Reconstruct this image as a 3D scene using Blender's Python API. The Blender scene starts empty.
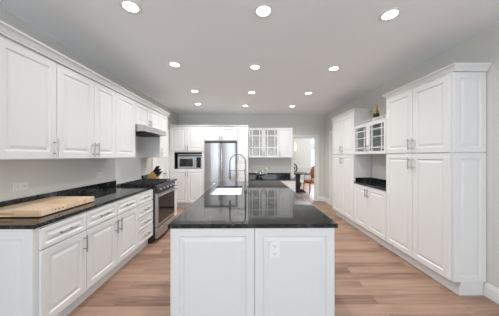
import bpy, bmesh, math, random
from mathutils import Vector, Matrix
random.seed(7)
PI = math.pi
SC = bpy.context.scene
COL = SC.collection

# ------------------------------------------------------------------ camera
F = 200.0                                   # focal length in pixels of a 499 px wide frame
cam_d = bpy.data.cameras.new('camera')
cam = bpy.data.objects.new('camera', cam_d); COL.objects.link(cam)
cam_d.sensor_width = 36.0; cam_d.lens = 36.0 * F / 499.0
cam_d.clip_start = 0.05
cam.location = (0, 0, 1.40)
cam.rotation_euler = (PI / 2, 0, -math.atan(2.5 / F))
cam_d.shift_y = -2.0 / 499.0
SC.camera = cam

# ------------------------------------------------------------------ world, daylight, exposure
W = bpy.data.worlds.new('daylight'); SC.world = W; W.use_nodes = True
bg = W.node_tree.nodes['Background']
bg.inputs[0].default_value = (0.80, 0.90, 1.0, 1); bg.inputs[1].default_value = 2.0
SC.view_settings.view_transform = 'Standard'; SC.view_settings.look = 'None'
SC.view_settings.gamma = 1; SC.view_settings.use_curve_mapping = False
SC.view_settings.exposure = 0.25

def area(name, loc, rot, sx, sy, power, color, spread=PI):
    d = bpy.data.lights.new(name, 'AREA'); d.shape = 'RECTANGLE'; d.size = sx; d.size_y = sy
    d.energy = power; d.color = color; d.spread = spread
    o = bpy.data.objects.new(name, d); COL.objects.link(o); o.location = loc; o.rotation_euler = rot
    return o
DAY = (0.84, 0.92, 1.0)
# daylight entering through the three windows in the wall behind the viewer
for wx in (-1.45, 0.15, 1.75):
    area('window_daylight', (wx, -3.38, 1.35), (math.radians(118), 0, 0), 1.2, 1.9, 30, DAY)
# daylight from the window of the dining room
area('dining_daylight', (4.0, 10.2, 1.6), (-PI / 2, 0, 0), 1.2, 1.5, 130, DAY)
DOWNLIGHT = (4.6, 6.5, 8.0, 8.4)           # watts, nearest to farthest row

# ------------------------------------------------------------------ materials
MAT = {}
def mat(name, color, rough=0.5, metal=0.0, bump=None, emit=None, spec=None, coat=None, var=None):
    m = bpy.data.materials.new(name); m.use_nodes = True
    nt = m.node_tree; b = nt.nodes['Principled BSDF']
    b.inputs['Base Color'].default_value = (*color, 1)
    b.inputs['Roughness'].default_value = rough
    b.inputs['Metallic'].default_value = metal
    if spec is not None: b.inputs['Specular IOR Level'].default_value = spec
    if coat: b.inputs['Coat Weight'].default_value = coat; b.inputs['Coat Roughness'].default_value = 0.08
    tc = nt.nodes.new('ShaderNodeTexCoord')
    n = nt.nodes.new('ShaderNodeTexNoise'); n.inputs['Scale'].default_value = (bump or (60, 0))[0]
    n.inputs['Detail'].default_value = 4
    nt.links.new(tc.outputs['Object'], n.inputs['Vector'])
    if bump:
        bp = nt.nodes.new('ShaderNodeBump'); bp.inputs['Strength'].default_value = bump[1]; bp.inputs['Distance'].default_value = 0.002
        nt.links.new(n.outputs['Fac'], bp.inputs['Height']); nt.links.new(bp.outputs['Normal'], b.inputs['Normal'])
    v = var if var is not None else 0.02
    mx = nt.nodes.new('ShaderNodeMix'); mx.data_type = 'RGBA'
    mx.inputs[6].default_value = (*[c * (1 - v) for c in color], 1); mx.inputs[7].default_value = (*[min(1, c * (1 + v)) for c in color], 1)
    nt.links.new(n.outputs['Fac'], mx.inputs[0]); nt.links.new(mx.outputs[2], b.inputs['Base Color'])
    if emit:
        b.inputs['Emission Color'].default_value = (*emit[0], 1); b.inputs['Emission Strength'].default_value = emit[1]
    MAT[name] = m
    return m

mat('wall_paint', (0.685, 0.68, 0.645), 0.7, bump=(180, 0.08))
mat('splash_paint', (0.76, 0.77, 0.76), 0.35)
mat('ceiling_paint', (0.935, 0.955, 0.97), 0.85, bump=(140, 0.06))
mat('trim_paint', (0.84, 0.84, 0.83), 0.4)
mat('cabinet_paint', (0.725, 0.725, 0.72), 0.38)
mat('cabinet_inside', (0.62, 0.61, 0.58), 0.6)
mat('nickel', (0.36, 0.355, 0.345), 0.35, 1.0)
mat('brushed_chrome', (0.22, 0.22, 0.23), 0.3, 1.0)
mat('chrome', (0.75, 0.75, 0.76), 0.12, 1.0)
mat('dark_gap', (0.03, 0.03, 0.03), 0.6)
mat('black_iron', (0.025, 0.025, 0.027), 0.45)
mat('black_glass', (0.015, 0.015, 0.017), 0.06)
mat('black_plastic', (0.02, 0.02, 0.022), 0.35)
mat('white_plastic', (0.80, 0.80, 0.79), 0.4)
mat('porcelain', (0.90, 0.90, 0.88), 0.15)
mat('honey_wood', (0.62, 0.34, 0.12), 0.45, var=0.2)
mat('dark_wood', (0.022, 0.012, 0.012), 0.5, var=0.3)
mat('chair_wood', (0.22, 0.075, 0.03), 0.35, var=0.2)
mat('rust_fabric', (0.55, 0.19, 0.08), 0.8, bump=(90, 0.3), var=0.15)
mat('bottle_glass', (0.02, 0.035, 0.015), 0.08)
mat('gold_foil', (0.45, 0.29, 0.12), 0.35, 0.6)
mat('cream_label', (0.75, 0.66, 0.48), 0.6)
mat('leaf_green', (0.12, 0.2, 0.08), 0.6)
mat('petal_white', (0.85, 0.85, 0.83), 0.6)
mat('lamp_lens', (1, 1, 1), 0.5, emit=((1.0, 0.97, 0.92), 14.0))
mat('sconce_glow', (1, 0.9, 0.75), 0.5, emit=((1.0, 0.72, 0.45), 0.7))

def glass(name, cloud):
    m = bpy.data.materials.new(name); m.use_nodes = True; nt = m.node_tree
    nt.nodes.clear(); o = nt.nodes.new('ShaderNodeOutputMaterial')
    t = nt.nodes.new('ShaderNodeBsdfTransparent'); t.inputs[0].default_value = (0.94, 0.96, 0.95, 1)
    g = nt.nodes.new('ShaderNodeBsdfGlossy'); g.inputs['Roughness'].default_value = 0.03
    fr0 = nt.nodes.new('ShaderNodeFresnel'); fr0.inputs[0].default_value = 1.45
    ge = nt.nodes.new('ShaderNodeNewGeometry'); inv = nt.nodes.new('ShaderNodeMath'); inv.operation = 'SUBTRACT'; inv.inputs[0].default_value = 1
    nt.links.new(ge.outputs['Backfacing'], inv.inputs[1])
    fr = nt.nodes.new('ShaderNodeMath'); fr.operation = 'MULTIPLY'; nt.links.new(fr0.outputs[0], fr.inputs[0]); nt.links.new(inv.outputs[0], fr.inputs[1])
    mx = nt.nodes.new('ShaderNodeMixShader')
    nt.links.new(fr.outputs[0], mx.inputs[0]); nt.links.new(t.outputs[0], mx.inputs[1]); nt.links.new(g.outputs[0], mx.inputs[2])
    out = mx.outputs[0]
    if cloud:      # lightly textured, milky cabinet glass
        d = nt.nodes.new('ShaderNodeBsdfDiffuse'); d.inputs[0].default_value = (0.72, 0.73, 0.71, 1)
        tc = nt.nodes.new('ShaderNodeTexCoord'); n = nt.nodes.new('ShaderNodeTexNoise'); n.inputs['Scale'].default_value = 28
        mr = nt.nodes.new('ShaderNodeMapRange'); mr.inputs[1].default_value = .3; mr.inputs[2].default_value = .7
        mr.inputs[3].default_value = cloud * .85; mr.inputs[4].default_value = cloud * 1.15
        nt.links.new(tc.outputs['Object'], n.inputs['Vector']); nt.links.new(n.outputs['Fac'], mr.inputs[0])
        m2 = nt.nodes.new('ShaderNodeMixShader'); nt.links.new(mr.outputs[0], m2.inputs[0])
        nt.links.new(out, m2.inputs[1]); nt.links.new(d.outputs[0], m2.inputs[2]); out = m2.outputs[0]
    nt.links.new(out, o.inputs[0]); MAT[name] = m
glass('pane_glass', 0); glass('textured_glass', .30); glass('tinted_clear_glass', 0)

def granite():
    m = bpy.data.materials.new('black_granite'); m.use_nodes = True; nt = m.node_tree; N = nt.nodes; L = nt.links
    b = N['Principled BSDF']; b.inputs['Roughness'].default_value = 0.05; b.inputs['Specular IOR Level'].default_value = 0.5
    tc = N.new('ShaderNodeTexCoord')
    n1 = N.new('ShaderNodeTexNoise'); n1.inputs['Scale'].default_value = 16; n1.inputs['Detail'].default_value = 8; n1.inputs['Distortion'].default_value = 1.4
    n2 = N.new('ShaderNodeTexNoise'); n2.inputs['Scale'].default_value = 75; n2.inputs['Detail'].default_value = 6
    L.new(tc.outputs['Object'], n1.inputs['Vector']); L.new(tc.outputs['Object'], n2.inputs['Vector'])
    r1 = N.new('ShaderNodeValToRGB'); r1.color_ramp.elements[0].position = 0.46; r1.color_ramp.elements[0].color = (0.004, 0.005, 0.005, 1)
    r1.color_ramp.elements[1].position = 0.64; r1.color_ramp.elements[1].color = (0.028, 0.031, 0.031, 1)
    r2 = N.new('ShaderNodeValToRGB'); r2.color_ramp.elements[0].position = 0.60; r2.color_ramp.elements[0].color = (0, 0, 0, 1)
    r2.color_ramp.elements[1].position = 0.75; r2.color_ramp.elements[1].color = (0.16, 0.175, 0.175, 1)
    L.new(n1.outputs['Fac'], r1.inputs[0]); L.new(n2.outputs['Fac'], r2.inputs[0])
    a = N.new('ShaderNodeMix'); a.data_type = 'RGBA'; a.blend_type = 'ADD'; a.inputs[0].default_value = 1
    L.new(r1.outputs[0], a.inputs[6]); L.new(r2.outputs[0], a.inputs[7]); L.new(a.outputs[2], b.inputs['Base Color'])
    MAT['black_granite'] = m
granite()

def steel():
    m = bpy.data.materials.new('stainless_steel'); m.use_nodes = True; nt = m.node_tree; N = nt.nodes; L = nt.links
    b = N['Principled BSDF']; b.inputs['Metallic'].default_value = 1; b.inputs['Roughness'].default_value = 0.36
    b.inputs['Base Color'].default_value = (0.50, 0.50, 0.51, 1)
    tc = N.new('ShaderNodeTexCoord'); mp = N.new('ShaderNodeMapping'); mp.inputs['Scale'].default_value = (9, 9, 0.25)
    n = N.new('ShaderNodeTexNoise'); n.inputs['Scale'].default_value = 1.0; n.inputs['Detail'].default_value = 2
    L.new(tc.outputs['Object'], mp.inputs[0]); L.new(mp.outputs[0], n.inputs['Vector'])
    bp = N.new('ShaderNodeBump'); bp.inputs['Strength'].default_value = 0.35; bp.inputs['Distance'].default_value = 0.02
    L.new(n.outputs['Fac'], bp.inputs['Height']); L.new(bp.outputs['Normal'], b.inputs['Normal'])
    MAT['stainless_steel'] = m
steel()

def planks(name, pale, mid, dark, w, h, rough, sc=(1, 1, 1), gap=(0.22, 0.14, 0.10)):
    m = bpy.data.materials.new(name); m.use_nodes = True; nt = m.node_tree; N = nt.nodes; L = nt.links
    b = N['Principled BSDF']; b.inputs['Roughness'].default_value = rough
    tc = N.new('ShaderNodeTexCoord')
    br = N.new('ShaderNodeTexBrick'); br.offset = 0.37; br.inputs['Scale'].default_value = 1
    br.inputs['Brick Width'].default_value = w; br.inputs['Row Height'].default_value = h
    br.inputs['Mortar Size'].default_value = 0.0022; br.inputs['Mortar Smooth'].default_value = 0.3
    br.inputs['Color1'].default_value = (0, 0, 0, 1); br.inputs['Color2'].default_value = (1, 1, 1, 1); br.inputs['Mortar'].default_value = (0.5, 0.5, 0.5, 1)
    L.new(tc.outputs['Object'], br.inputs['Vector'])
    mp = N.new('ShaderNodeMapping'); mp.inputs['Scale'].default_value = (2.2 * sc[0], 26 * sc[1], 26 * sc[2])
    add = N.new('ShaderNodeVectorMath'); add.operation = 'ADD'
    mul = N.new('ShaderNodeVectorMath'); mul.operation = 'SCALE'; mul.inputs['Scale'].default_value = 4
    L.new(br.outputs['Color'], mul.inputs[0]); L.new(tc.outputs['Object'], add.inputs[0]); L.new(mul.outputs[0], add.inputs[1])
    L.new(add.outputs[0], mp.inputs[0])
    n = N.new('ShaderNodeTexNoise'); n.inputs['Scale'].default_value = 1; n.inputs['Detail'].default_value = 7; n.inputs['Distortion'].default_value = 0.6
    L.new(mp.outputs[0], n.inputs['Vector'])
    mm = N.new('ShaderNodeMath'); mm.operation = 'MULTIPLY_ADD'; mm.inputs[1].default_value = 0.34; 
    L.new(br.outputs['Color'], mm.inputs[0])
    m3 = N.new('ShaderNodeMath'); m3.operation = 'MULTIPLY'; m3.inputs[1].default_value = 0.72
    L.new(n.outputs['Fac'], m3.inputs[0]); L.new(m3.outputs[0], mm.inputs[2])
    r = N.new('ShaderNodeValToRGB'); e = r.color_ramp.elements
    e[0].position = 0.28; e[0].color = (*dark, 1); e[1].position = 0.78; e[1].color = (*pale, 1)
    k = e.new(0.52); k.color = (*mid, 1)
    L.new(mm.outputs[0], r.inputs[0])
    mx = N.new('ShaderNodeMix'); mx.data_type = 'RGBA'; mx.inputs[7].default_value = (*gap, 1)
    L.new(br.outputs['Fac'], mx.inputs[0]); L.new(r.outputs[0], mx.inputs[6]); L.new(mx.outputs[2], b.inputs['Base Color'])
    MAT[name] = m
planks('oak_floor', (0.43, 0.285, 0.208), (0.33, 0.205, 0.145), (0.18, 0.10, 0.07), 1.25, 0.125, 0.45)
planks('maple_board', (0.86, 0.68, 0.50), (0.78, 0.58, 0.40), (0.62, 0.38, 0.21), 0.9, 0.045, 0.4, gap=(0.7, 0.5, 0.33))

# ------------------------------------------------------------------ mesh helpers
class MB:
    def __init__(s): s.bm = bmesh.new()
    def box(s, x0, x1, y0, y1, z0, z1, bev=0.0):
        if x1 < x0: x0, x1 = x1, x0
        if y1 < y0: y0, y1 = y1, y0
        t = bmesh.new()
        v = [t.verts.new((x, y, z)) for x in (x0, x1) for y in (y0, y1) for z in (z0, z1)]
        for f in ((0,1,3,2),(4,6,7,5),(0,4,5,1),(2,3,7,6),(0,2,6,4),(1,5,7,3)): t.faces.new([v[i] for i in f])
        if bev: bmesh.ops.bevel(t, geom=t.edges[:], offset=bev, segments=2, affect='EDGES', profile=0.6)
        s.merge(t); return s
    def merge(s, t):
        bmesh.ops.recalc_face_normals(t, faces=t.faces[:])
        me = bpy.data.meshes.new('tmp'); t.to_mesh(me); t.free(); s.bm.from_mesh(me); bpy.data.meshes.remove(me)
    def rings(s, loops, cap=True, closed=True):
        t = bmesh.new(); R = [[t.verts.new(p) for p in lp] for lp in loops]
        n = len(R[0])
        for a, b in zip(R, R[1:]):
            for i in range(n if closed else n - 1):
                j = (i + 1) % n
                t.faces.new((a[i], a[j], b[j], b[i]))
        if cap: t.faces.new(R[0]); t.faces.new(R[-1][::-1])
        s.merge(t); return s
    def tube(s, pts, r, n=10):
        pts = [Vector(p) for p in pts]; loops = []
        rr = r if isinstance(r, (list, tuple)) else [r] * len(pts)
        up = None
        for i, p in enumerate(pts):
            d = (pts[min(i + 1, len(pts) - 1)] - pts[max(i - 1, 0)]).normalized()
            if up is None: up = Vector((0, 0, 1)) if abs(d.z) < 0.9 else Vector((1, 0, 0))
            a = d.cross(up).normalized(); up = a.cross(d).normalized()
            loops.append([p + (a * math.cos(2*PI*k/n) + up * math.sin(2*PI*k/n)) * rr[i] for k in range(n)])
        return s.rings(loops)
    def lathe(s, prof, c=(0, 0, 0), n=20, sx=1, sy=1):
        loops = [[(c[0] + max(r, 1e-4)*sx*math.cos(2*PI*k/n), c[1] + max(r, 1e-4)*sy*math.sin(2*PI*k/n), c[2] + z) for k in range(n)] for r, z in prof]
        return s.rings(loops)
    def prism(s, poly, axis, a, b):
        # poly of 2D points extruded from a to b along axis
        def P(u, v, w): return {'x': (w, u, v), 'y': (u, w, v), 'z': (u, v, w)}[axis]
        return s.rings([[P(u, v, a) for u, v in poly], [P(u, v, b) for u, v in poly]])
    def build(s, name, m, parent=None, smooth=False):
        me = bpy.data.meshes.new(name); s.bm.to_mesh(me); s.bm.free()
        me.materials.append(MAT[m])
        if smooth:
            for p in me.polygons: p.use_smooth = True
            me.set_sharp_from_angle(angle=math.radians(40))
        o = bpy.data.objects.new(name, me); COL.objects.link(o)
        if parent: o.parent = parent
        return o

def tag(o, label, cat, group=None):
    o['label'] = label; o['category'] = cat
    if group: o['group'] = group
    return o
def thing(name, label, cat, loc=(0, 0, 0), rz=0, group=None):
    o = bpy.data.objects.new(name, None); COL.objects.link(o)
    o.empty_display_size = 0.1; o.location = loc; o.rotation_euler = (0, 0, rz)
    return tag(o, label, cat, group)
def kids(o): return [c for c in bpy.data.objects if c.parent == o]
def dup(root, loc, label, rz=None):
    r = root.copy(); COL.objects.link(r); r.location = loc; r['label'] = label
    if rz is not None: r.rotation_euler = (0, 0, rz)
    for ch in kids(root):
        c = ch.copy(); COL.objects.link(c); c.parent = r
        for g in kids(ch):
            d = g.copy(); COL.objects.link(d); d.parent = c
    return r
def struct(o): o['kind'] = 'structure'; return o

# ------------------------------------------------------------------ room shell
XL, XR, YB, YN, H = -2.10, 2.39, 6.15, -3.5, 2.666
YD, XD0, XD1 = 10.5, 0.6, 5.2              # the dining room behind the doorway
m = MB(); m.box(XL - .12, XD1 + .12, YN - .12, YD + .12, -.1, 0); struct(m.build('floor', 'oak_floor'))
m = MB(); m.box(XL - .12, XD1 + .12, YN - .12, YD + .12, H, H + .1); struct(m.build('ceiling', 'ceiling_paint'))
# left wall with a door opening
DL0, DL1, DH = 4.52, 5.28, 2.03
m = MB(); m.box(XL - .12, XL, YN - .12, DL0, 0, H).box(XL - .12, XL, DL1, YB + .12, 0, H).box(XL - .12, XL, DL0, DL1, DH, H)
struct(m.build('wall_left', 'wall_paint'))
DR0, DR1 = 4.86, 5.66
m = MB(); m.box(XR, XR + .12, YN - .12, DR0, 0, H).box(XR, XR + .12, DR1, YB, 0, H).box(XR, XR + .12, DR0, DR1, DH, H)
struct(m.build('wall_right', 'wall_paint'))
OX0, OX1, OH = 1.43, 2.13, 1.97
m = MB(); m.box(XL, OX0, YB, YB + .12, 0, H).box(OX1, XD1, YB, YB + .12, 0, H).box(OX0, OX1, YB, YB + .12, OH, H)
struct(m.build('wall_back', 'wall_paint'))
m = MB()
for x0, x1 in ((XL - .12, -2.05), (-.85, -.45), (.75, 1.15), (2.35, XR + .12)): m.box(x0, x1, YN - .12, YN, 0, H)
m.box(XL, XR, YN - .12, YN, 0, .4).box(XL, XR, YN - .12, YN, 2.3, H)
struct(m.build('wall_front', 'wall_paint'))
# dining room
m = MB(); m.box(XD0 - .12, XD0, YB + .12, YD, 0, H); struct(m.build('wall_dining_left', 'wall_paint'))
m = MB(); m.box(XD1, XD1 + .12, YB, YD + .12, 0, H); struct(m.build('wall_dining_right', 'wall_paint'))
WX0, WX1 = 3.36, 4.66
m = MB(); m.box(XD0 - .12, WX0, YD, YD + .12, 0, H).box(WX1, XD1, YD, YD + .12, 0, H).box(WX0, WX1, YD, YD + .12, 0, .3)
m.box(WX0, WX1, YD, YD + .12, 1.78, 2.02).box(WX0, WX1, YD, YD + .12, 2.34, H)
struct(m.build('wall_dining_far', 'wall_paint'))
m = MB()
for z0, z1 in ((.3, 1.78), (2.02, 2.34)):
    m.box(WX0, WX0 + .04, YD + .02, YD + .08, z0, z1).box(WX1 - .04, WX1, YD + .02, YD + .08, z0, z1)
    m.box(WX0, WX1, YD + .02, YD + .08, z0, z0 + .04).box(WX0, WX1, YD + .02, YD + .08, z1 - .04, z1).box((WX0+WX1)/2 - .02, (WX0+WX1)/2 + .02, YD + .02, YD + .08, z0, z1)
wf = struct(m.build('window_1', 'trim_paint'))
m = MB(); m.box(WX0, WX1, YD + .045, YD + .052, .3, 1.78).box(WX0, WX1, YD + .045, YD + .052, 2.02, 2.34); m.build('window_pane', 'pane_glass', wf)
m = MB(); m.box(XD0, XD1, YD - .025, YD, .80, .86).box(XD0, XD1, YD - .012, YD, .78, .80); struct(m.build('trim_1', 'trim_paint'))

def casing(name, axis, fixed, a0, a1, h, side, w=.085, t=.02, depth=.12):
    """door casing on the face `fixed`, opening a0..a1, lining the jamb"""
    m = MB(); f0, f1 = (fixed - t, fixed) if side < 0 else (fixed, fixed + t)
    def bx(u0, u1, v0, v1, z0, z1):
        m.box(u0, u1, v0, v1, z0, z1, .004) if axis == 'x' else m.box(v0, v1, u0, u1, z0, z1, .004)
    bx(a0 - w, a0, f0, f1, 0, h + w); bx(a1, a1 + w, f0, f1, 0, h + w); bx(a0, a1, f0, f1, h, h + w)
    g0, g1 = (fixed, fixed + depth) if side < 0 else (fixed - depth, fixed)
    bx(a0, a0 + .015, g0, g1, 0, h); bx(a1 - .015, a1, g0, g1, 0, h); bx(a0 + .015, a1 - .015, g0, g1, h - .015, h)
    return struct(m.build(name, 'trim_paint'))
casing('trim_2', 'x', YB, OX0, OX1, OH, -1)
casing('trim_3', 'y', XL, DL0, DL1, DH, +1)
casing('trim_4', 'y', XR, DR0, DR1, DH, -1)

def panel_rings(x0, x1, z0, z1, yb, yf, st=.06, raised=True):
    """rectangles of a raised panel door, front facing -y at yf"""
    L = [(0, yb), (0, yf + .002), (.002, yf), (st, yf), (st + .008, yf + .009)]
    if raised: L += [(st + .018, yf + .009), (st + .040, yf + .002)]
    lim = min(x1 - x0, z1 - z0) / 2 - .004
    return [[(x0 + min(i, lim), y, z0 + min(i, lim)), (x1 - min(i, lim), y, z0 + min(i, lim)), (x1 - min(i, lim), y, z1 - min(i, lim)), (x0 + min(i, lim), y, z1 - min(i, lim))] for i, y in L]

def int_door(name, y0, y1, x, face):
    """six panel style white passage door between y0..y1 at wall x; face = +1 looks to +x"""
    r = bpy.data.objects.new(name, None); COL.objects.link(r); struct(r)
    r.location = (x, (y0 + y1) / 2, 0); r.rotation_euler = (0, 0, PI / 2 if face > 0 else -PI / 2)
    w = (y1 - y0) / 2 - .018
    m = MB(); m.box(-w, w, .002, .035, .008, DH - .02)
    for a, b in ((-w + .0, -.0), (.0, w)):
        for z0, z1 in ((.10, .85), (.95, 1.9)): m.rings(panel_rings(a + .03, b - .03, z0, z1, .01, -.001, .05))
    m.build('door_slab', 'trim_paint', r)
    k = MB(); k.tube([(w - .06, 0.002, .95), (w - .06, -.05, .95)], .011).lathe([(0, 0), (.024, .004), (.028, .02), (.024, .036), (0, .04)], (w - .06, -.05, .93)); k.build('door_knob', 'nickel', r, True)
int_door('door_1', DL0, DL1, XL - .06, 1)
int_door('door_2', DR0, DR1, XR + .06, -1)

def base_prof(): return [(0, 0), (.015, 0), (.015, .10), (.010, .118), (.004, .135), (0, .14)]
m = MB()
for a, b in ((YN, 1.975),): m.prism([(XR - u, v) for u, v in base_prof()], 'y', a, b)
m.prism([(XR - u, v) for u, v in base_prof()], 'y', 4.755, DR0 - .086)
m.prism([(XR - u, v) for u, v in base_prof()], 'y', DR1 + .086, YB)
struct(m.build('baseboard_right', 'trim_paint'))
m = MB(); m.prism([(XL + u, v) for u, v in base_prof()], 'y', YN, 1.40); m.prism([(XL + u, v) for u, v in base_prof()], 'y', 4.30, DL0 - .086); m.prism([(XL + u, v) for u, v in base_prof()], 'y', DL1 + .086, 5.39); struct(m.build('baseboard_left', 'trim_paint'))
m = MB(); m.prism([(YB - u, v) for u, v in base_prof()], 'x', OX1 + .086, XR - .015); struct(m.build('baseboard_back', 'trim_paint'))
m = MB(); m.prism([(YD - u, v) for u, v in base_prof()], 'x', XD0, XD1); struct(m.build('baseboard_dining', 'trim_paint'))

# ------------------------------------------------------------------ cabinet kit (local: x along the run, front at y=0 facing -y, depth towards +y)
DT = .020
def handle(door, x, z, vert=True, L=.128, yf=-DT):
    m = MB(); r = .0062; h = L / 2
    if vert:
        m.tube([(x, yf - .032, z - h - .012), (x, yf - .032, z + h + .012)], r, 8)
        for s in (-1, 1): m.tube([(x, yf + .001, z + s * h * .75), (x, yf - .032, z + s * h * .75)], .005, 8)
    else:
        m.tube([(x - h - .012, yf - .032, z), (x + h + .012, yf - .032, z)], r, 8)
        for s in (-1, 1): m.tube([(x + s * h * .75, yf + .001, z), (x + s * h * .75, yf - .032, z)], .005, 8)
    return m.build('handle', 'nickel', door, True)
def front(parent, kind, x0, x1, z0, z1, st=.06, g=.0025):
    m = MB(); m.rings(panel_rings(x0 + g, x1 - g, z0 + g, z1 - g, -.0006, -DT, st))
    return m.build(kind, 'cabinet_paint', parent)
def glass_front(parent, x0, x1, z0, z1, st=.05, mun=.055, g=.0025, mw=.008, zm=None, gl='textured_glass'):
    x0 += g; x1 -= g; z0 += g; z1 -= g
    m = MB(); m.box(x0, x0 + st, -DT, -.0006, z0, z1, .002).box(x1 - st, x1, -DT, -.0006, z0, z1, .002)
    m.box(x0 + st, x1 - st, -DT, -.0006, z0, z0 + st, .002).box(x0 + st, x1 - st, -DT, -.0006, z1 - st, z1, .002)
    d = m.build('door', 'cabinet_paint', parent)
    a, b, c, e = x0 + st, x1 - st, z0 + st, z1 - st
    m = MB()
    for x in (a + mun, b - mun): m.box(x - mw, x + mw, -DT + .002, -.006, c, e)
    zs = zm or [c + mun, e - mun]
    for z in zs: m.box(a, b, -DT + .003, -.007, z - mw, z + mw)
    m.build('muntin', 'cabinet_paint', d)
    m = MB(); m.box(a - .004, b + .004, -.0055, -.0015, c - .004, e + .004); m.build('glass_pane', gl, d)
    return d
def carcass(parent, w, d, z0, z1, toe=0, name='body', toe_in=.075):
    m = MB(); m.box(0, w, 0, d, z0, z1, .0015); b = m.build(name, 'cabinet_paint', parent)
    if toe:
        t = MB(); t.box(0, w, toe_in, d, 0, z0)
        t.box(0, w, toe_in - .012, toe_in, 0, .09, .003); t.build('toe_kick', 'cabinet_paint', parent)
    return b
def open_carcass(parent, w, d, z0, z1, shelves=(), t=.018):
    m = MB(); m.box(0, t, 0, d, z0, z1).box(w - t, w, 0, d, z0, z1).box(t, w - t, 0, d, z0, z0 + t).box(t, w - t, 0, d, z1 - t, z1)
    m.box(t, w - t, d - .008, d, z0 + t, z1 - t); m.build('body', 'cabinet_paint', parent)
    for z in shelves:
        m = MB(); m.box(t, w - t, .012, d - .01, z - .009, z + .009); m.build('shelf', 'cabinet_paint', parent)
def sweep(path, prof, zb):
    """mitred moulding along an open 2D path; the outside is on the right hand of the path"""
    P = [Vector(p) for p in path]; loops = []
    def nrm(a, b): d = (b - a).normalized(); return Vector((d.y, -d.x))
    for i, p in enumerate(P):
        if i == 0: o = nrm(P[0], P[1])
        elif i == len(P) - 1: o = nrm(P[-2], P[-1])
        else:
            n1, n2 = nrm(P[i-1], p), nrm(p, P[i+1]); o = (n1 + n2) / (1 + n1.dot(n2))
        loops.append([(p.x + o.x * u, p.y + o.y * u, zb + v) for u, v in prof])
    m = MB(); m.rings(loops); return m
CROWN = [(-.03, 0), (.006, 0), (.006, .012), (.012, .016), (.014, .022), (.026, .040), (.040, .050), (.046, .053), (.046, .066), (-.03, .066)]

# ---- left run: faces +x
LB, LU = -1.515, -1.71            # face planes of base and wall cabinets
LZ0, LZ1 = .135, .884
RL = PI / 2
LD = -XL + LB                     # depth of the base units (0.585)
def left_base(y0, y1, label, group='white base cabinets along the left wall'):
    t = thing('base_cabinet', label, 'cabinet', (LB, y0, 0), RL, group)
    carcass(t, y1 - y0, LD - .004, LZ0, LZ1, 1); return t, y1 - y0
YE = 1.45
t, w = left_base(YE, 1.885, 'nearest white base cabinet on the left, its panelled end facing the viewer')
d = front(t, 'drawer', .02, w, .715, .872, .03); handle(d, w / 2, .793, False)
d = front(t, 'door', .02, w, LZ0 + .008, .708); handle(d, w - .035, .60)
m = MB(); m.rings([[(y, x, z) for x, y, z in lp] for lp in panel_rings(.0, LD - .004, LZ0 - .13, LZ1, 0, -.018, .075)])
e = m.build('end_panel', 'cabinet_paint', t)
t, w = left_base(1.885, 2.765, 'white base cabinet on the left with a pair of doors under two drawers')
for a, b, s in ((0, w / 2, 1), (w / 2, w, -1)):
    d = front(t, 'drawer', a, b, .715, .872, .03); handle(d, (a + b) / 2, .793, False)
    d = front(t, 'door', a, b, LZ0 + .008, .708); handle(d, (b - .035) if s > 0 else (a + .035), .60)
t, w = left_base(2.765, 3.205, 'white four-drawer base cabinet beside the steel range')
for z0, z1 in ((.715, .872), (.53, .708), (.345, .523), (.143, .338)):
    d = front(t, 'drawer', 0, w, z0, z1, .03); handle(d, w / 2, (z0 + z1) / 2, False)
t, w = left_base(4.0, 4.29, 'narrow white base cabinet beyond the steel range, under the knife block')
d = front(t, 'drawer', 0, w, .715, .872, .03); handle(d, w / 2, .793, False, .09)
d = front(t, 'door', 0, w, LZ0 + .008, .708, .05); handle(d, .03, .60)

def left_upper(y0, y1, z0, label):
    t = thing('wall_cabinet', label, 'cabinet', (LU, y0, 0), RL, 'white wall cabinets along the left wall')
    carcass(t, y1 - y0, LU - XL - .004, z0, 2.24); return t, y1 - y0
UZ = 1.370
t, w = left_upper(1.36, 1.80, UZ, 'nearest white wall cabinet on the left, cut by the photo edge')
d = front(t, 'door', 0, w, UZ + .004, 2.225); handle(d, w - .03, UZ + .10)
t, w = left_upper(1.80, 2.60, UZ, 'white wall cabinet on the left with a pair of doors of unequal width')
d = front(t, 'door', 0, .435, UZ + .004, 2.225); handle(d, .435 - .03, UZ + .10)
d = front(t, 'door', .435, w, UZ + .004, 2.225); handle(d, .435 + .03, UZ + .10)
t, w = left_upper(2.60, 3.055, UZ, 'white single-door wall cabinet just before the range hood')
d = front(t, 'door', 0, w, UZ + .004, 2.225)
t, w = left_upper(3.055, 3.90, 1.885, 'short white two-door wall cabinet above the range hood')
d = front(t, 'door', 0, w / 2, 1.89, 2.225, .05); handle(d, w / 2 - .03, 1.96, L=.08)
d = front(t, 'door', w / 2, w, 1.89, 2.225, .05); handle(d, w / 2 + .03, 1.96, L=.08)
t, w = left_upper(3.90, 4.28, UZ, 'last white wall cabinet on the left, beyond the range hood')
d = front(t, 'door', 0, w, UZ + .004, 2.225, .05); handle(d, .03, UZ + .10)
tag(sweep([(XL + .003, 4.281), (LU + .02, 4.281), (LU + .02, 1.359), (XL + .003, 1.359)][::-1], CROWN, 2.2405).build('crown_moulding', 'cabinet_paint'), 'long white crown moulding on top of the left wall cabinets', 'moulding')

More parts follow.
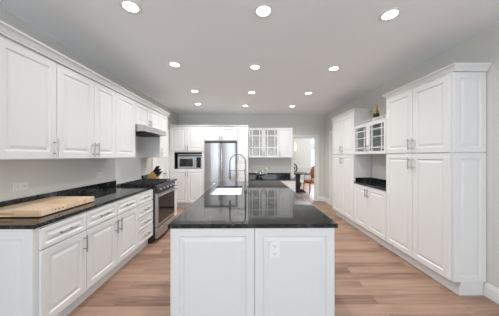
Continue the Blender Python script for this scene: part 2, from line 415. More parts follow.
# ---- worktops
def worktop(name, label, x0, x1, y0, y1, z=.914, th=.0295):
    m = MB(); m.box(x0, x1, y0, y1, z - th, z, .004); return tag(m.build(name, 'black_granite'), label, 'countertop')
o = worktop('granite_countertop', 'long black granite countertop on the left cabinets under the cutting board', XL + .003, -1.495, 1.425, 3.207)
m = MB(); m.box(XL + .003, XL + .022, 1.425, 3.207, .9145, 1.012, .002); m.build('backsplash', 'black_granite', o)
o = worktop('granite_countertop', 'short black granite countertop beyond the range, under the knife block', XL + .003, -1.495, 3.995, 4.295)
m = MB(); m.box(XL + .003, XL + .022, 3.995, 4.295, .9145, 1.012, .002); m.build('backsplash', 'black_granite', o)
m = MB(); m.box(XL + .0005, XL + .006, 3.21, 3.99, .93, 1.775, .001); tag(m.build('range_wall_panel', 'splash_paint'), 'smooth pale wall panel behind the range under the hood', 'wall panel')

# ---- range
RX = -1.475
R = thing('gas_range', 'stainless steel gas range with black grates between the left base cabinets', 'range', (RX, 3.222, 0), RL)
w, dp = .765, 0.60
m = MB(); m.box(0, w, 0, dp, .07, .885, .003); m.build('body', 'black_iron', R)
m = MB(); m.box(0, w, .05, dp, 0, .10); m.build('plinth', 'black_plastic', R)
m = MB(); m.prism([(-.045, .815), (-.0005, .80), (-.0005, .924), (-.02, .924), (-.045, .885)], 'x', 0, w); m.build('control_panel', 'black_iron', R)
for k in range(5):
    m = MB(); m.tube([(.10 + k * .14, -.044, .852), (.10 + k * .14, -.070, .852)], [.020, .017], 14); m.build('knob', 'stainless_steel', R, True)
m = MB(); m.box(0, w, .0, dp, .886, .925, .004); m.build('cooktop', 'black_glass', R)
m = MB(); m.box(0, w, dp - .03, dp, .9255, .955, .003); m.build('rear_trim', 'stainless_steel', R)
for k in range(3):
    a = .02 + k * .243; b = a + .238
    m = MB()
    for x in (a, b - .012): m.box(x, x + .012, .04, dp - .05, .937, .953, .002)
    for y in (.04, .17, .295, .42, dp - .062): m.box(a, b, y, y + .012, .939, .956, .002)
    m.box((a + b) / 2 - .006, (a + b) / 2 + .006, .04, dp - .05, .939, .957, .002)
    for x in (a, b - .012):
        for y in (.045, dp - .065): m.box(x, x + .012, y, y + .012, .9255, .94)
    m.build('grate', 'black_iron', R)
for x, y in ((.14, .16), (.14, .43), (.38, .30), (.625, .16), (.625, .43)):
    m = MB(); m.lathe([(.0, 0), (.045, 0), (.045, .006), (.03, .010), (.0, .011)], (x, y, .9252)); m.build('burner', 'black_iron', R, True)
m = MB(); m.rings([[(x, y, z) for x, y, z in lp] for lp in [[(.004 + i, yy, .255 + i), (w - .004 - i, yy, .255 + i), (w - .004 - i, yy, .795 - i), (.004 + i, yy, .795 - i)] for i, yy in ((0, -.0005), (0, -.038), (.004, -.043))]])
od = m.build('oven_door', 'stainless_steel', R)
m = MB(); m.box(.045, w - .045, -.0455, -.0432, .305, .728, .001); m.build('oven_window', 'black_glass', od)
m = MB(); m.tube([(.04, -.088, .765), (w - .04, -.088, .765)], .014, 12)
for x in (.08, w - .08): m.tube([(x, -.042, .765), (x, -.088, .765)], .009, 8)
m.build('handle', 'chrome', od, True)
m = MB(); m.box(.004, w - .004, -.043, -.0005, .075, .240, .004); dr = m.build('drawer', 'stainless_steel', R)
m = MB(); m.box(.10, w - .10, -.056, -.0432, .200, .215, .003); m.build('handle', 'chrome', dr)

# ---- hood
Hd = thing('range_hood', 'white under-cabinet range hood with steel lip over the range', 'range hood', (-1.565, 3.075, 0), RL)
w = .83; dp = -1.565 - XL - .008
m = MB(); m.prism([(.0, 1.785), (dp, 1.765), (dp, 1.883), (.03, 1.883), (.008, 1.878), (.0, 1.868)], 'x', 0, w); m.build('canopy', 'stainless_steel', Hd)
for k in range(2):
    m = MB(); m.box(.06 + k * .36, .38 + k * .36, .08, .40, 1.760, 1.775, .002)
    for j in range(7): m.box(.07 + k * .36, .37 + k * .36, .10 + j * .042, .108 + j * .042, 1.756, 1.761)
    m.build('filter', 'black_iron', Hd)
m = MB(); m.box(.0, w, -.006, -.0005, 1.787, 1.797, .002); m.build('front_lip', 'chrome', Hd)

# ---- right run: faces -x, local x runs towards the viewer
RF = 2.06; RR = -PI / 2
def right_unit(name, y0, y1, label, cat='cabinet'):
    t = thing(name, label, cat, (RF, y1, 0), RR); return t, y1 - y0
RD = XR - RF - .004
RZ0 = .143
def rbase_toe(t, w):
    m = MB(); m.prism([(RD, 0), (.06, 0), (.06, .085), (.066, .10), (.072, .115), (.075, RZ0 - .001), (RD, RZ0 - .001)], 'x', 0, w)
    m.build('toe_kick', 'cabinet_paint', t)
t, w = right_unit('pantry_cabinet', 1.98, 2.91, 'tall white pantry cabinet nearest on the right, four doors, panelled end')
m = MB(); m.box(0, w, 0, RD, RZ0, 2.24, .0015); m.build('body', 'cabinet_paint', t)
m = MB(); m.prism([(RD, 0), (.07, 0), (.07, .085), (.076, .10), (.082, .115), (.085, RZ0 - .001), (RD, RZ0 - .001)], 'x', 0, w - .0); m.build('toe_kick', 'cabinet_paint', t)
SP = 1.432
for z0, z1, hz in ((RZ0 + .002, SP - .004, SP - .125), (SP + .004, 2.225, SP + .11)):
    for a, b, s in ((0, w / 2, 1), (w / 2, w - .01, -1)):
        d = front(t, 'door', a, b, z0, z1); handle(d, (b - .03) if s > 0 else (a + .03), hz, L=.12)
for z0, z1 in ((RZ0 + .002, SP - .004), (SP + .004, 2.235)):
    m = MB(); lp = panel_rings(.001, RD - .001, z0, z1, 0, -.018, .055)
    m.rings([[(w - y, x, z) for x, y, z in q] for q in lp]); m.build('end_panel', 'cabinet_paint', t)
tag(sweep([(XR - .003, 2.915), (RF, 2.915), (RF, 1.962), (XR - .003, 1.962)][::1], CROWN, 2.2405).build('crown_moulding', 'cabinet_paint'), 'white crown moulding wrapping the top of the nearest pantry', 'moulding')
t, w = right_unit('pantry_cabinet', 3.80, 4.75, 'tall white pantry cabinet farther on the right, beyond the glass cabinet')
m = MB(); m.box(0, w, 0, RD, RZ0, 2.24, .0015); m.build('body', 'cabinet_paint', t); rbase_toe(t, w)
for z0, z1, hz in ((RZ0 + .002, SP - .004, SP - .125), (SP + .004, 2.225, SP + .11)):
    for a, b, s in ((0, w / 2, 1), (w / 2, w, -1)):
        d = front(t, 'door', a, b, z0, z1); handle(d, (b - .03) if s > 0 else (a + .03), hz, L=.12)
tag(sweep([(XR - .003, 4.755), (RF, 4.755), (RF, 3.795), (XR - .003, 3.795)], CROWN, 2.2405).build('crown_moulding', 'cabinet_paint'), 'white crown moulding wrapping the top of the farther pantry', 'moulding')
# niche: base cabinet, worktop, glass wall cabinet
N0, N1 = 2.913, 3.797
t, w = right_unit('base_cabinet', N0, N1, 'white two-door base cabinet between the two tall pantries')
m = MB(); m.box(0, w, 0, RD, RZ0, .884, .0015); m.build('body', 'cabinet_paint', t); rbase_toe(t, w)
for a, b, s in ((0, w / 2, 1), (w / 2, w, -1)):
    d = front(t, 'door', a, b, RZ0 + .002, .874); handle(d, (b - .03) if s > 0 else (a + .03), .77)
o = worktop('granite_countertop', 'small black granite countertop in the niche between the pantries', RF - .022, XR - .003, N0 + .003, N1 - .003)
m = MB(); m.box(XR - .022, XR - .003, N0 + .003, N1 - .003, .9145, .99, .002); m.build('backsplash', 'black_granite', o)
m = MB(); m.box(RF + .01, XR - .0225, N1 - .022, N1 - .003, .9145, .99, .002); m.build('backsplash', 'black_granite', o)
t, w = right_unit('glass_cabinet', N0, N1, 'white wall cabinet with two latticed glass doors between the pantries')
open_carcass(t, w, RD, 1.43, 1.96, (1.715,))
for a, b, s in ((0, w / 2, 1), (w / 2, w, -1)):
    d = glass_front(t, a, b, 1.432, 1.955, st=.046, mun=.055, zm=(1.54, 1.835), gl='tinted_clear_glass'); handle(d, (b - .024) if s > 0 else (a + .024), 1.53, L=.09)
m = MB(); m.box(0, w, -.012, .008, 1.9605, 1.972, .002).box(0, w, -.006, .006, 2.005, 2.014, .002); m.build('gallery_rail', 'cabinet_paint', t)
for k in range(13):
    x = .03 + k * (w - .06) / 12
    m = MB(); m.lathe([(.003, 0), (.007, .006), (.003, .012), (.006, .017), (.003, .024), (.006, .033)], (x, 0, 1.972), 8); m.build('spindle', 'cabinet_paint', t, True)
# crockery inside
def bowl(m, c, r, h):
    m.lathe([(r * .4, 0), (r * .45, .004), (r * .8, h * .55), (r, h), (r * .95, h), (r * .75, h * .55), (r * .35, .01), (0, .009)], c, 20); return m
spots = [(2.22, 3.12, 1.4485, 'black_plastic', .095, .07, 'large dark bowl at the bottom of the glass cabinet, nearest the viewer'),
         (2.22, 3.10, 1.7245, 'black_plastic', .085, .06, 'dark bowl on the upper shelf of the glass cabinet, nearest the viewer'),
         (2.22, 3.60, 1.4485, 'porcelain', .085, .07, 'white bowl at the bottom of the glass cabinet, behind the farther door'),
         (2.22, 3.58, 1.7245, 'porcelain', .08, .07, 'white bowl on the upper shelf of the glass cabinet, behind the farther door')]
for x, y, z, mt, r, h, lb in spots:
    tag(bowl(MB(), (x, y, z), r, h).build('bowl', mt, None, True), lb, 'bowl', 'bowls in the glass cabinet')

# champagne bottle on the glass cabinet
B = thing('champagne_bottle', 'dark bottle with gold foil neck standing on top of the latticed glass cabinet', 'bottle', (2.19, 3.36, 1.9605))
m = MB(); m.lathe([(.0, 0), (.046, 0), (.050, .008), (.050, .13), (.046, .165), (.030, .20), (.020, .225), (.018, .27), (0, .27)]); m.build('glass_body', 'bottle_glass', B, True)
m = MB(); m.lathe([(.0475, .155), (.047, .166), (.031, .202), (.0215, .228), (.0195, .27), (.022, .275), (.022, .295), (.016, .305), (0, .307)], n=20); m.build('foil', 'gold_foil', B, True)
m = MB(); m.lathe([(.0502, .035), (.0508, .036), (.0508, .085), (.0502, .086)]); m.build('bottle_label', 'cream_label', B, True)

# ---- back run: faces -y
BF = 5.40; BT = 2.20
t = thing('tall_cabinet', 'tall white cabinet on the back wall holding the microwave', 'cabinet', (-2.096, BF, 0))
w = .95; dd = YB - BF - .004
m = MB(); m.box(0, w, 0, dd, .135, 1.045).box(0, w, 0, dd, 1.50, BT).box(0, .145, 0, dd, 1.045, 1.50).box(w - .075, w, 0, dd, 1.045, 1.50).box(.145, w - .075, dd - .1, dd, 1.045, 1.50)
m.build('body', 'cabinet_paint', t)
m = MB(); m.box(0, w, .075, dd, 0, .134); m.build('toe_kick', 'cabinet_paint', t)
for z0, z1, hz in ((.14, 1.02, .93), (1.53, BT - .03, 1.62)):
    for a, b, s in ((.03, .485, 1), (.485, w - .01, -1)):
        d = front(t, 'door', a, b, z0, z1); handle(d, (b - .03) if s > 0 else (a + .03), hz)
m = MB(); m.box(.1455, .150, .004, dd - .1, 1.046, 1.499).box(w - .080, w - .0755, .004, dd - .1, 1.046, 1.499).box(.15, w - .08, .004, dd - .1, 1.494, 1.499).box(.15, w - .08, dd - .108, dd - .101, 1.046, 1.494); m.build('niche_lining', 'black_plastic', t)
M = thing('microwave_oven', 'stainless microwave oven set in the tall back cabinet', 'microwave', (-2.096 + .225, BF + .02, 1.0455))
mw = .64
m = MB(); m.box(0, mw, .03, .42, .008, .345, .004); m.build('body', 'black_plastic', M)
m = MB(); m.box(0, mw * .76, 0, .0295, .008, .345, .004); d = m.build('door', 'stainless_steel', M)
m = MB(); m.box(.05, mw * .76 - .075, -.004, -.0005, .07, .28, .001); m.build('window', 'black_glass', d)
m = MB(); m.tube([(mw * .76 - .035, -.035, .05), (mw * .76 - .035, -.035, .30)], .009, 8).tube([(mw * .76 - .035, 0, .07), (mw * .76 - .035, -.035, .07)], .006, 8).tube([(mw * .76 - .035, 0, .28), (mw * .76 - .035, -.035, .28)], .006, 8); m.build('handle', 'chrome', d, True)
m = MB(); m.box(mw * .76 + .003, mw, 0, .0295, .008, .345, .003); d = m.build('control_panel', 'stainless_steel', M)
m = MB(); m.box(mw * .76 + .02, mw - .015, -.003, -.0005, .04, .32, .001); m.build('keypad', 'black_glass', d)
m = MB(); m.box(-.0, mw, .012, .04, .375, .405, .003); m.build('vent_trim', 'stainless_steel', M)

t = thing('wall_cabinet', 'white two-door cabinet directly above the refrigerator', 'cabinet', (-1.142, BF, 0))
w = .876
m = MB(); m.box(0, w, 0, dd, 1.80, BT); m.build('body', 'cabinet_paint', t)
for a, b, s in ((0, w / 2, 1), (w / 2, w, -1)):
    d = front(t, 'door', a, b, 1.82, BT - .03, .055); handle(d, (b - .03) if s > 0 else (a + .03), 1.88, L=.06)
# fridge
FR = thing('refrigerator', 'stainless steel french door refrigerator on the back wall', 'refrigerator', (-1.136, BF - .05, 0))
w = .864
m = MB(); m.box(.004, w - .004, .07, .74, .03, 1.755, .004); m.build('body', 'black_plastic', FR)
m = MB(); m.box(.02, w - .02, .10, .70, 0, .03); m.build('plinth', 'black_plastic', FR)
def curved(x0, x1, z0, z1, bulge=.022, y0=.065):
    n = 12; poly = [(x0, y0)]
    for i in range(n + 1):
        s = i / n; poly.append((x0 + (x1 - x0) * s, -bulge * (1 - (2 * s - 1) ** 2) + (.01 if i in (0, n) else 0)))
    poly.append((x1, y0)); m = MB(); m.prism(poly, 'z', z0, z1); return m
for x0, x1, hx in ((.002, w / 2 - .002, w / 2 - .035), (w / 2 + .002, w - .002, w / 2 + .035)):
    d = curved(x0, x1, .71, 1.745).build('door', 'stainless_steel', FR, True)
    m = MB(); m.tube([(hx, -.055, .80), (hx, -.06, 1.2), (hx, -.055, 1.60)], .012, 10)
    for z in (.84, 1.56): m.tube([(hx, -.01, z), (hx, -.055, z)], .008, 8)
    m.build('handle', 'chrome', d, True)
d = curved(.002, w - .002, .06, .702).build('freezer_drawer', 'stainless_steel', FR, True)
m = MB(); m.tube([(.08, -.055, .665), (w / 2, -.07, .665), (w - .08, -.055, .665)], .012, 10)
for x in (.12, w - .12): m.tube([(x, -.01, .665), (x, -.057, .665)], .008, 8)
m.build('handle', 'chrome', d, True)
m = MB(); m.box(.004, w - .004, .01, .16, 1.756, 1.785, .004); m.build('hinge_cover', 'dark_gap', FR)

t = thing('tall_cabinet', 'narrow tall white cabinet right of the refrigerator', 'cabinet', (-.262, BF, 0))
w = .295
carcass(t, w, dd, .135, BT, 1)
for z0, z1 in ((2.03, BT - .01), (1.26, 2.02), (.82, 1.25), (.14, .81)):
    d = front(t, 'door', 0, w, z0, z1, .04); handle(d, .03, z0 + .09 if z0 > .5 else z1 - .1, L=.06)
m = MB(); m.prism([(BF + .02, BT + .001), (BF - .022, BT + .001), (BF - .035, BT + .02), (BF - .035, BT + .032), (BF + .02, BT + .032)], 'x', -2.096, .034)
tag(m.build('crown_moulding', 'cabinet_paint'), 'slim white moulding along the top of the back cabinets over the refrigerator', 'moulding')
# glass wall cabinet on the back wall
GF = YB - .35
t = thing('glass_cabinet', 'white back-wall cabinet with two latticed glass doors and one solid door', 'cabinet', (.040, GF, 0))
w = 1.29; gd = .346
open_carcass(t, .88 + .009, gd, 1.345, 2.22, (1.62, 1.90))
m = MB(); m.box(.89, w, 0, gd, 1.345, 2.22); m.build('solid_section', 'cabinet_paint', t)
for a, b, s in ((0, .44, 1), (.44, .88, -1)):
    d = glass_front(t, a, b, 1.36, 2.20, .050, .060, mw=.013, zm=(1.64, 1.985)); handle(d, (b - .025) if s > 0 else (a + .025), 1.46)
d = front(t, 'door', .88, w, 1.36, 2.20); handle(d, .91, 1.46)
# low desk-height counter below
LZ = .765
t = thing('base_cabinet', 'low white three-door base cabinet under the low back counter', 'cabinet', (.040, BF + .03, 0))
w = 1.28; carcass(t, w, dd - .03, .135, LZ - .03, 1)
for k in range(3):
    d = front(t, 'door', k * w / 3, (k + 1) * w / 3, .14, LZ - .035); handle(d, k * w / 3 + .03, LZ - .14)
o = worktop('granite_countertop', 'low black granite counter on the back wall below the glass doors', .038, 1.345, BF - .0, YB - .003, LZ)
m = MB(); m.box(.045, 1.335, YB - .022, YB - .003, LZ + .0005, LZ + .115, .002); m.build('backsplash', 'black_granite', o)
# white blossom sprays in a bowl on the low counter
V = thing('flower_bowl', 'white bowl of pale blossom sprays on the low back counter', 'flower arrangement', (.38, 5.75, LZ + .0005))
m = MB(); bowl(m, (0, 0, 0), .12, .12); m.build('bowl', 'chrome', V, True)
m = MB(); br = [((0, 0, .05), (.08, 0, .20), (.24, 0, .27)), ((0, 0, .05), (.03, .02, .2), (.10, .03, .33)), ((0, 0, .05), (-.06, 0, .15), (-.15, 0, .18)), ((0, 0, .05), (.10, -.02, .12), (.22, -.03, .13))]
for b in br: m.tube(b, .004, 6)
m.build('stem', 'leaf_green', V, True)
for k in range(26):
    b = random.choice(br); s = random.uniform(.45, 1); p = Vector(b[1]).lerp(Vector(b[2]), s) if s > .6 else Vector(b[0]).lerp(Vector(b[1]), .9)
    c = p + Vector([random.uniform(-.03, .03) for _ in range(3)])
    m = MB(); r = random.uniform(.018, .03); m.lathe([(0, -r * .5), (r * .8, -r * .2), (r, r * .3), (r * .5, r * .5), (0, r * .3)], c, 7); m.build('blossom', 'petal_white', V, True)
m = MB(); m.lathe([(0, -.018), (.016, -.012), (.02, 0), (.016, .014), (0, .02)], (.25, 0, .285), 8); m.build('seed_head', 'black_plastic', V, True)

# ---- island
IX0, IX1, IY0, IY1 = -.545, .632, 1.455, 3.86
IS = thing('kitchen_island', 'white panelled kitchen island in the middle of the room', 'island', ((IX0 + IX1) / 2, IY0, 0))
hw = (IX1 - IX0) / 2; L = IY1 - IY0
SX0, SX1, SY0, SY1 = -.48, -.075, 2.52, 3.24
cx = (IX0 + IX1) / 2
m = MB(); m.box(-hw, hw, .0, SY0 - .05 - IY0, 0, .883).box(-hw, hw, SY1 + .05 - IY0, L, 0, .883)
m.box(-hw, SX0 - .03 - cx, SY0 - .05 - IY0, SY1 + .05 - IY0, 0, .883).box(SX1 + .03 - cx, hw, SY0 - .05 - IY0, SY1 + .05 - IY0, 0, .883)
m.box(-hw, hw, SY0 - .05 - IY0, SY1 + .05 - IY0, 0, .5)
m.build('body', 'cabinet_paint', IS)
sx = (254.5 - 247) * IY0 / 200 - cx
for a, b in ((-hw, sx), (sx, hw)):
    m = MB(); m.rings(panel_rings(a + .0015, b - .0015, .01, .882, 0, -.018, .058)); m.build('end_panel', 'cabinet_paint', IS)
for s in (-1, 1):
    n = 5
    for k in range(n):
        a, b = .02 + k * (L - .02) / n, .02 + (k + 1) * (L - .02) / n
        lp = panel_rings(a, b, .13, .875, 0, -.018, .06)
        m = MB(); m.rings([[(s * (hw - y), x, z) for x, y, z in q] for q in lp]); m.build('side_door', 'cabinet_paint', IS)
# island top with the sink cut out
m = MB(); TX0, TX1, TY0, TY1 = -.562, .652, 1.425, 3.90
t_ = bmesh.new()
def ring(x0, x1, y0, y1, z): return [t_.verts.new(p) for p in ((x0, y0, z), (x1, y0, z), (x1, y1, z), (x0, y1, z))]
zt, zb_ = .914, .8845
oa = ring(TX0 + .003, TX1 - .003, TY0 + .003, TY1 - .003, zt); ob = ring(TX0, TX1, TY0, TY1, zt - .003); oc = ring(TX0, TX1, TY0, TY1, zb_)
ia = ring(SX0, SX1, SY0, SY1, zt); ib = ring(SX0, SX1, SY0, SY1, zb_)
for A, B in ((oa, ob), (ob, oc), (oc, ib), (ib, ia), (ia, oa)):
    for i in range(4):
        j = (i + 1) % 4; t_.faces.new((A[i], A[j], B[j], B[i]))
m.merge(t_)
tag(m.build('granite_countertop', 'black_granite'), 'large polished black granite top of the island with a sink cut-out', 'countertop')
# sink
S = thing('kitchen_sink', 'white undermount sink set in the island top', 'sink', ((SX0 + SX1) / 2, (SY0 + SY1) / 2, .8835))
a, b = (SX1 - SX0) / 2, (SY1 - SY0) / 2
def rl(x, y, z): return [(-x, -y, z), (x, -y, z), (x, y, z), (-x, y, z)]
m = MB(); m.rings([rl(a + .02, b + .02, 0), rl(a + .003, b + .003, 0), rl(a - .008, b - .008, -.19), rl(a - .03, b - .03, -.205)] + [rl(.03, .03, -.21)], cap=False)
m.rings([rl(.03, .03, -.21), rl(.029, .029, -.212)], cap=True)
m.rings([rl(a + .02, b + .02, 0), rl(a + .018, b + .018, -.23), rl(.03, .03, -.235)])
m.build('basin', 'porcelain', S)
m = MB(); m.lathe([(0, 0), (.04, 0), (.042, .003), (.03, .004), (0, .002)], (0, 0, -.209)); m.build('drain', 'chrome', S, True)
# faucet
FX, FY = -.022, 2.88
Fc = thing('kitchen_faucet', 'tall chrome gooseneck spring faucet beside the island sink', 'faucet', (FX, FY, .9145))
m = MB(); m.lathe([(0, 0), (.027, 0), (.027, .006), (.02, .012), (.018, .06), (.014, .065), (.014, .30), (0, .30)], n=16); m.build('body', 'brushed_chrome', Fc, True)
m = MB(); pts = [(0, 0, .30)]; Rr = .112; ztop = .51 - Rr
pts.append((0, 0, ztop - .02))
for k in range(17):
    an = PI * k / 16; pts.append((-Rr + Rr * math.cos(an), 0, ztop + Rr * math.sin(an)))
pts.append((-2 * Rr, 0, .32)); pts.append((-2 * Rr, 0, .26))
m.tube(pts, .007, 10)
dense = []
for p, q in zip(pts, pts[1:]):
    n = max(1, int((Vector(q) - Vector(p)).length / .009))
    for i in range(n): dense.append((Vector(p).lerp(Vector(q), i / n), (Vector(q) - Vector(p)).normalized()))
for p, d in dense[::1]: m.tube([p - d * .0018, p + d * .0018], .0105, 8)
m.build('spring_neck', 'brushed_chrome', Fc, True)
m = MB(); m.tube([(-2 * Rr, 0, .26), (-2 * Rr, 0, .25), (-2 * Rr, 0, .17), (-2 * Rr, 0, .155)], [.010, .015, .017, .013], 12); m.build('spray_head', 'brushed_chrome', Fc, True)
m = MB(); m.tube([(0, 0, .275), (-2 * Rr + .018, 0, .275)], .005, 8); m.lathe([(.016, 0), (.020, 0), (.020, .015), (.016, .015)], (-2 * Rr, 0, .268), 14); m.build('holder_arm', 'brushed_chrome', Fc, True)
m = MB(); m.tube([(.014, 0, .045), (.045, 0, .05), (.075, 0, .085)], [.008, .007, .006], 8); m.build('lever', 'brushed_chrome', Fc, True)

# outlets
def outlet(loc, rz, label, horiz=False, rx=0, sc=1):
    t = thing('electrical_outlet', label, 'outlet', loc, rz)
    w, h = (.0375, .06)
    def bx(m, x0, x1, y0, y1, z0, z1, bv=0):
        if horiz: m.box(z0, z1, y0, y1, x0, x1, bv)
        else: m.box(x0, x1, y0, y1, z0, z1, bv)
        return m
    bx(MB(), -w, w, -.006, 0, -h, h, .002).build('plate', 'white_plastic', t)
    for s in (-1, 1):
        m = MB(); bx(m, -.017, .017, -.0085, -.0062, s * .027 - .016, s * .027 + .016, .001); r = m.build('socket', 'trim_paint', t)
        m = MB()
        for x in (-.007, .007): bx(m, x - .0015, x + .0015, -.0095, -.0087, s * .027 - .004, s * .027 + .007)
        bx(m, -.003, .003, -.0095, -.0087, s * .027 - .012, s * .027 - .007); m.build('slot', 'dark_gap', r)
    return t
outlet(((274.7 - 247) * 1.437 / 200, IY0 - .0175, 1.4 - (249.5 - 156) * 1.437 / 200), 0, 'white electrical outlet on the right end panel of the island')
outlet((XL + .0005, 1.88, 1.12), PI / 2, 'white outlet plate on the left wall above the cutting board', True)
outlet((XL + .0005, 2.88, 1.13), PI / 2, 'white outlet plate on the left wall near the range', True)

# cutting board
CB = thing('cutting_board', 'large pale maple butcher-block board on the left countertop', 'cutting board', (-1.85, 1.875, .9145))
a, b = .22, .283
m = MB(); m.box(-a, a, -b, b, .006, .055, .003); o = m.build('board', 'maple_board', CB)
m = MB(); m.box(-.10, .02, -b - .0006, -b + .003, .022, .040, .001); m.build('finger_groove', 'honey_wood', CB)
for k in range(3):
    m = MB(); m.tube([(a - .001, -b + .13 + k * .035, .03), (a + .0012, -b + .13 + k * .035, .03)], .006, 10); m.build('dowel_plug', 'chair_wood', CB, True)
for x in (-a + .03, a - .03):
    for y in (-b + .03, b - .03):
        m = MB(); m.tube([(x, y, 0), (x, y, .0065)], .012, 10); m.build('foot', 'black_plastic', CB)

# knife block
KB = thing('knife_block', 'honey wood knife block full of black-handled knives beyond the range', 'knife block', (-1.93, 4.13, .9145), math.radians(-12))
m = MB(); m.prism([(-.10, 0), (.11, 0), (.11, .05), (.02, .17), (-.06, .11)][::1], 'y', -.055, .055); m.build('block', 'honey_wood', KB)
d = Vector((.62, 0, .78)).normalized(); nn = Vector((-.78, 0, .62))
for i in range(3):
    for j in range(3):
        base = Vector((.045 + i * .0, -.034 + j * .034, .135)) + Vector((-.08, 0, -.045 + .0)) * 0 + Vector((.09, 0, -.115)) * (i / 2.6 - .2)
        Lk = .15 - .012 * i
        m = MB(); m.tube([base, base + d * .02, base + d * Lk * .6, base + d * Lk], [.010, .013, .014, .016], 8)
        m.build('knife_handle', 'black_plastic', KB, True)

# ------------------------------------------------------------------ dining room furniture
TB = thing('dining_table', 'round dark wood pedestal table in the dining room beyond the doorway', 'table', (1.98, 7.75, 0))
m = MB(); m.lathe([(0, .72), (.44, .72), (.47, .728), (.48, .742), (.47, .757), (0, .76)], n=40); m.build('tabletop', 'dark_wood', TB, True)
m = MB(); m.lathe([(.20, .03), (.20, .06), (.11, .10), (.08, .16), (.12, .26), (.125, .34), (.08, .42), (.07, .52), (.10, .60), (.09, .66), (.22, .719), (0, .719)], n=24); m.build('pedestal', 'dark_wood', TB, True)
for k in range(4):
    an = PI / 4 + k * PI / 2; c, s = math.cos(an), math.sin(an)
    m = MB(); m.tube([(.05 * c, .05 * s, .10), (.20 * c, .20 * s, .075), (.33 * c, .33 * s, .028)], [.045, .04, .027], 8); m.build('foot', 'dark_wood', TB, True)
def dining_chair(label, loc, rz, wood, fab):
    t = thing('dining_chair', label, 'chair', loc, rz)      # front towards -y
    m = MB(); m.lathe([(0, .42), (.20, .42), (.225, .435), (.225, .465), (.20, .49), (0, .50)], n=24, sx=1, sy=.95); m.build('seat', fab, t, True)
    m = MB(); m.lathe([(0, .385), (.215, .385), (.22, .419), (0, .419)], n=24, sy=.95); m.build('seat_frame', wood, t, True)
    for x, y in ((-.15, -.15), (.15, -.15), (-.14, .16), (.14, .16)):
        m = MB(); m.tube([(x, y, .39), (x, y, .33), (x * 1.05, y * 1.08, 0)], [.022, .019, .011], 8); m.build('leg', wood, t, True)
    n = 24; cz, ry, rz_ = .77, .19, .235
    m = MB(); pts = [(ry * math.sin(2*PI*k/n), .215 + (cz + rz_ * -math.cos(2*PI*k/n) - .5) * .14, cz - rz_ * math.cos(2*PI*k/n)) for k in range(n + 1)]
    m.tube(pts, .019, 8)
    for s in (-1, 1): m.tube([(s * .13, .19, .40), (s * .10, .21, .58)], .016, 8)
    m.build('back_frame', wood, t, True)
    loops = []
    for q, o_ in ((.0, 0.018), (.7, .022), (.95, .008), (.95, -.008), (.7, -.022), (0, -.018)):
        loops.append([(ry * max(q, .01) * math.sin(2*PI*k/n), .215 + o_ + (cz - rz_ * q * math.cos(2*PI*k/n) - .5) * .14, cz - rz_ * max(q, .01) * math.cos(2*PI*k/n)) for k in range(n)])
    m = MB(); m.rings(loops); m.build('backrest', fab, t, True)
    for s in (-1, 1):
        m = MB(); m.tube([(s * .17, .22, .66), (s * .22, .05, .67), (s * .22, -.06, .655), (s * .20, -.09, .60), (s * .19, -.10, .46)], .014, 8); m.build('arm', wood, t, True)
    return t
dining_chair('rust upholstered oval-back dining chair at the right of the round table', (2.40, 7.62, 0), math.radians(-62), 'chair_wood', 'rust_fabric')
# dark round-back chair behind the table
t = thing('dining_chair', 'black round-back wooden dining chair half hidden at the left of the round table', 'chair', (2.05, 8.62, 0), PI + math.radians(8) - PI)
m = MB(); m.lathe([(0, .43), (.20, .43), (.21, .45), (.20, .47), (0, .475)], n=24); m.build('seat', 'dark_wood', t, True)
for x, y in ((-.15, -.15), (.15, -.15), (-.14, .16), (.14, .16)):
    m = MB(); m.tube([(x, y, .435), (x * 1.05, y * 1.05, 0)], [.02, .013], 8); m.build('leg', 'dark_wood', t, True)
m = MB(); pts = [(.19 * math.cos(2*PI*k/24), .18, .86 + .19 * math.sin(2*PI*k/24)) for k in range(25)]; m.tube(pts, .028, 8)
pts = [(.085 * math.cos(2*PI*k/16), .18, .86 + .085 * math.sin(2*PI*k/16)) for k in range(17)]; m.tube(pts, .020, 8)
for k in range(4): m.tube([(.085 * math.cos(k*PI/2+.4), .18, .86 + .085 * math.sin(k*PI/2+.4)), (.18 * math.cos(k*PI/2+.4), .18, .86 + .18 * math.sin(k*PI/2+.4))], .014, 6)
for s in (-1, 1): m.tube([(s * .14, .16, .46), (s * .12, .18, .72)], .016, 8)
m.build('backrest', 'dark_wood', t, True)
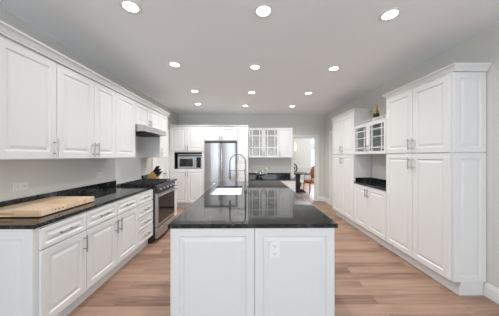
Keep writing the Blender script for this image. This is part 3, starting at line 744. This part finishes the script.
# wall sconce
Sc = thing('wall_sconce', 'warm glowing wall sconce in the dining room', 'lamp', (2.50, YD - .0005, 1.82))
m = MB(); m.box(-.05, .05, -.015, 0, -.09, .09, .004).tube([(0, -.01, -.05), (0, -.10, -.06), (0, -.10, -.12)], .008, 8); m.build('bracket', 'nickel', Sc)
m = MB(); m.lathe([(.055, -.14), (.075, .20), (.07, .20), (.05, -.14)], (0, -.10, 0), 20); m.build('lamp_shade', 'sconce_glow', Sc, True)
ld = bpy.data.lights.new('sconce_bulb', 'POINT'); ld.energy = 3; ld.color = (1, .7, .42); ld.shadow_soft_size = .04
lo = bpy.data.objects.new('sconce_bulb', ld); COL.objects.link(lo); lo.parent = Sc; lo.location = (0, -.16, .0)

# ------------------------------------------------------------------ recessed ceiling lights
px = {'left': [(130.6, 6.3), (174.8, 64.3), (194.6, 91.1), (197.7, 104)], 'centre': [(263.5, 10.6), (255.2, 66.8), (251.8, 92.3), (245.3, 105.6)], 'right': [(390, 14.4), (333.8, 68.4), (308.4, 93), (292.4, 106)]}
pts = {}
yaw = math.atan(2.5 / F)
for row, lst in px.items():
    for i, (x, y) in enumerate(lst):
        dc = (H - 1.4) * F / (156 - y); xc = (x - 249.5) * dc / F
        pts[(row, i)] = (round(xc * math.cos(yaw) + dc * math.sin(yaw), 3), round(dc * math.cos(yaw) - xc * math.sin(yaw), 3))
ordn = ['nearest', 'second nearest', 'third nearest', 'farthest']
proto = None
for (row, i), (x, y) in pts.items():
    lb = '%s recessed ceiling light in the %s row, glowing white' % (ordn[i], row)
    if proto is None:
        proto = thing('recessed_light', lb, 'ceiling light', (x, y, H - .0005), 0, 'recessed lights in the kitchen ceiling')
        m = MB(); m.lathe([(.058, 0), (.085, 0), (.086, -.004), (.078, -.008), (.062, -.008), (.058, -.003)][::1], n=32)
        m.build('trim_ring', 'trim_paint', proto, True)
        m = MB(); m.lathe([(0, -.001), (.0575, -.001), (.0575, -.004), (0, -.006)], n=32); m.build('lens', 'lamp_lens', proto, True)
    else:
        dup(proto, (x, y, H - .0005), lb)
    ld = bpy.data.lights.new('downlight', 'AREA'); ld.shape = 'DISK'; ld.size = .12; ld.energy = DOWNLIGHT[i]; ld.color = (1, .985, .965); ld.spread = math.radians(150)
    lo = bpy.data.objects.new('downlight', ld); COL.objects.link(lo); lo.location = (x, y, H - .015)
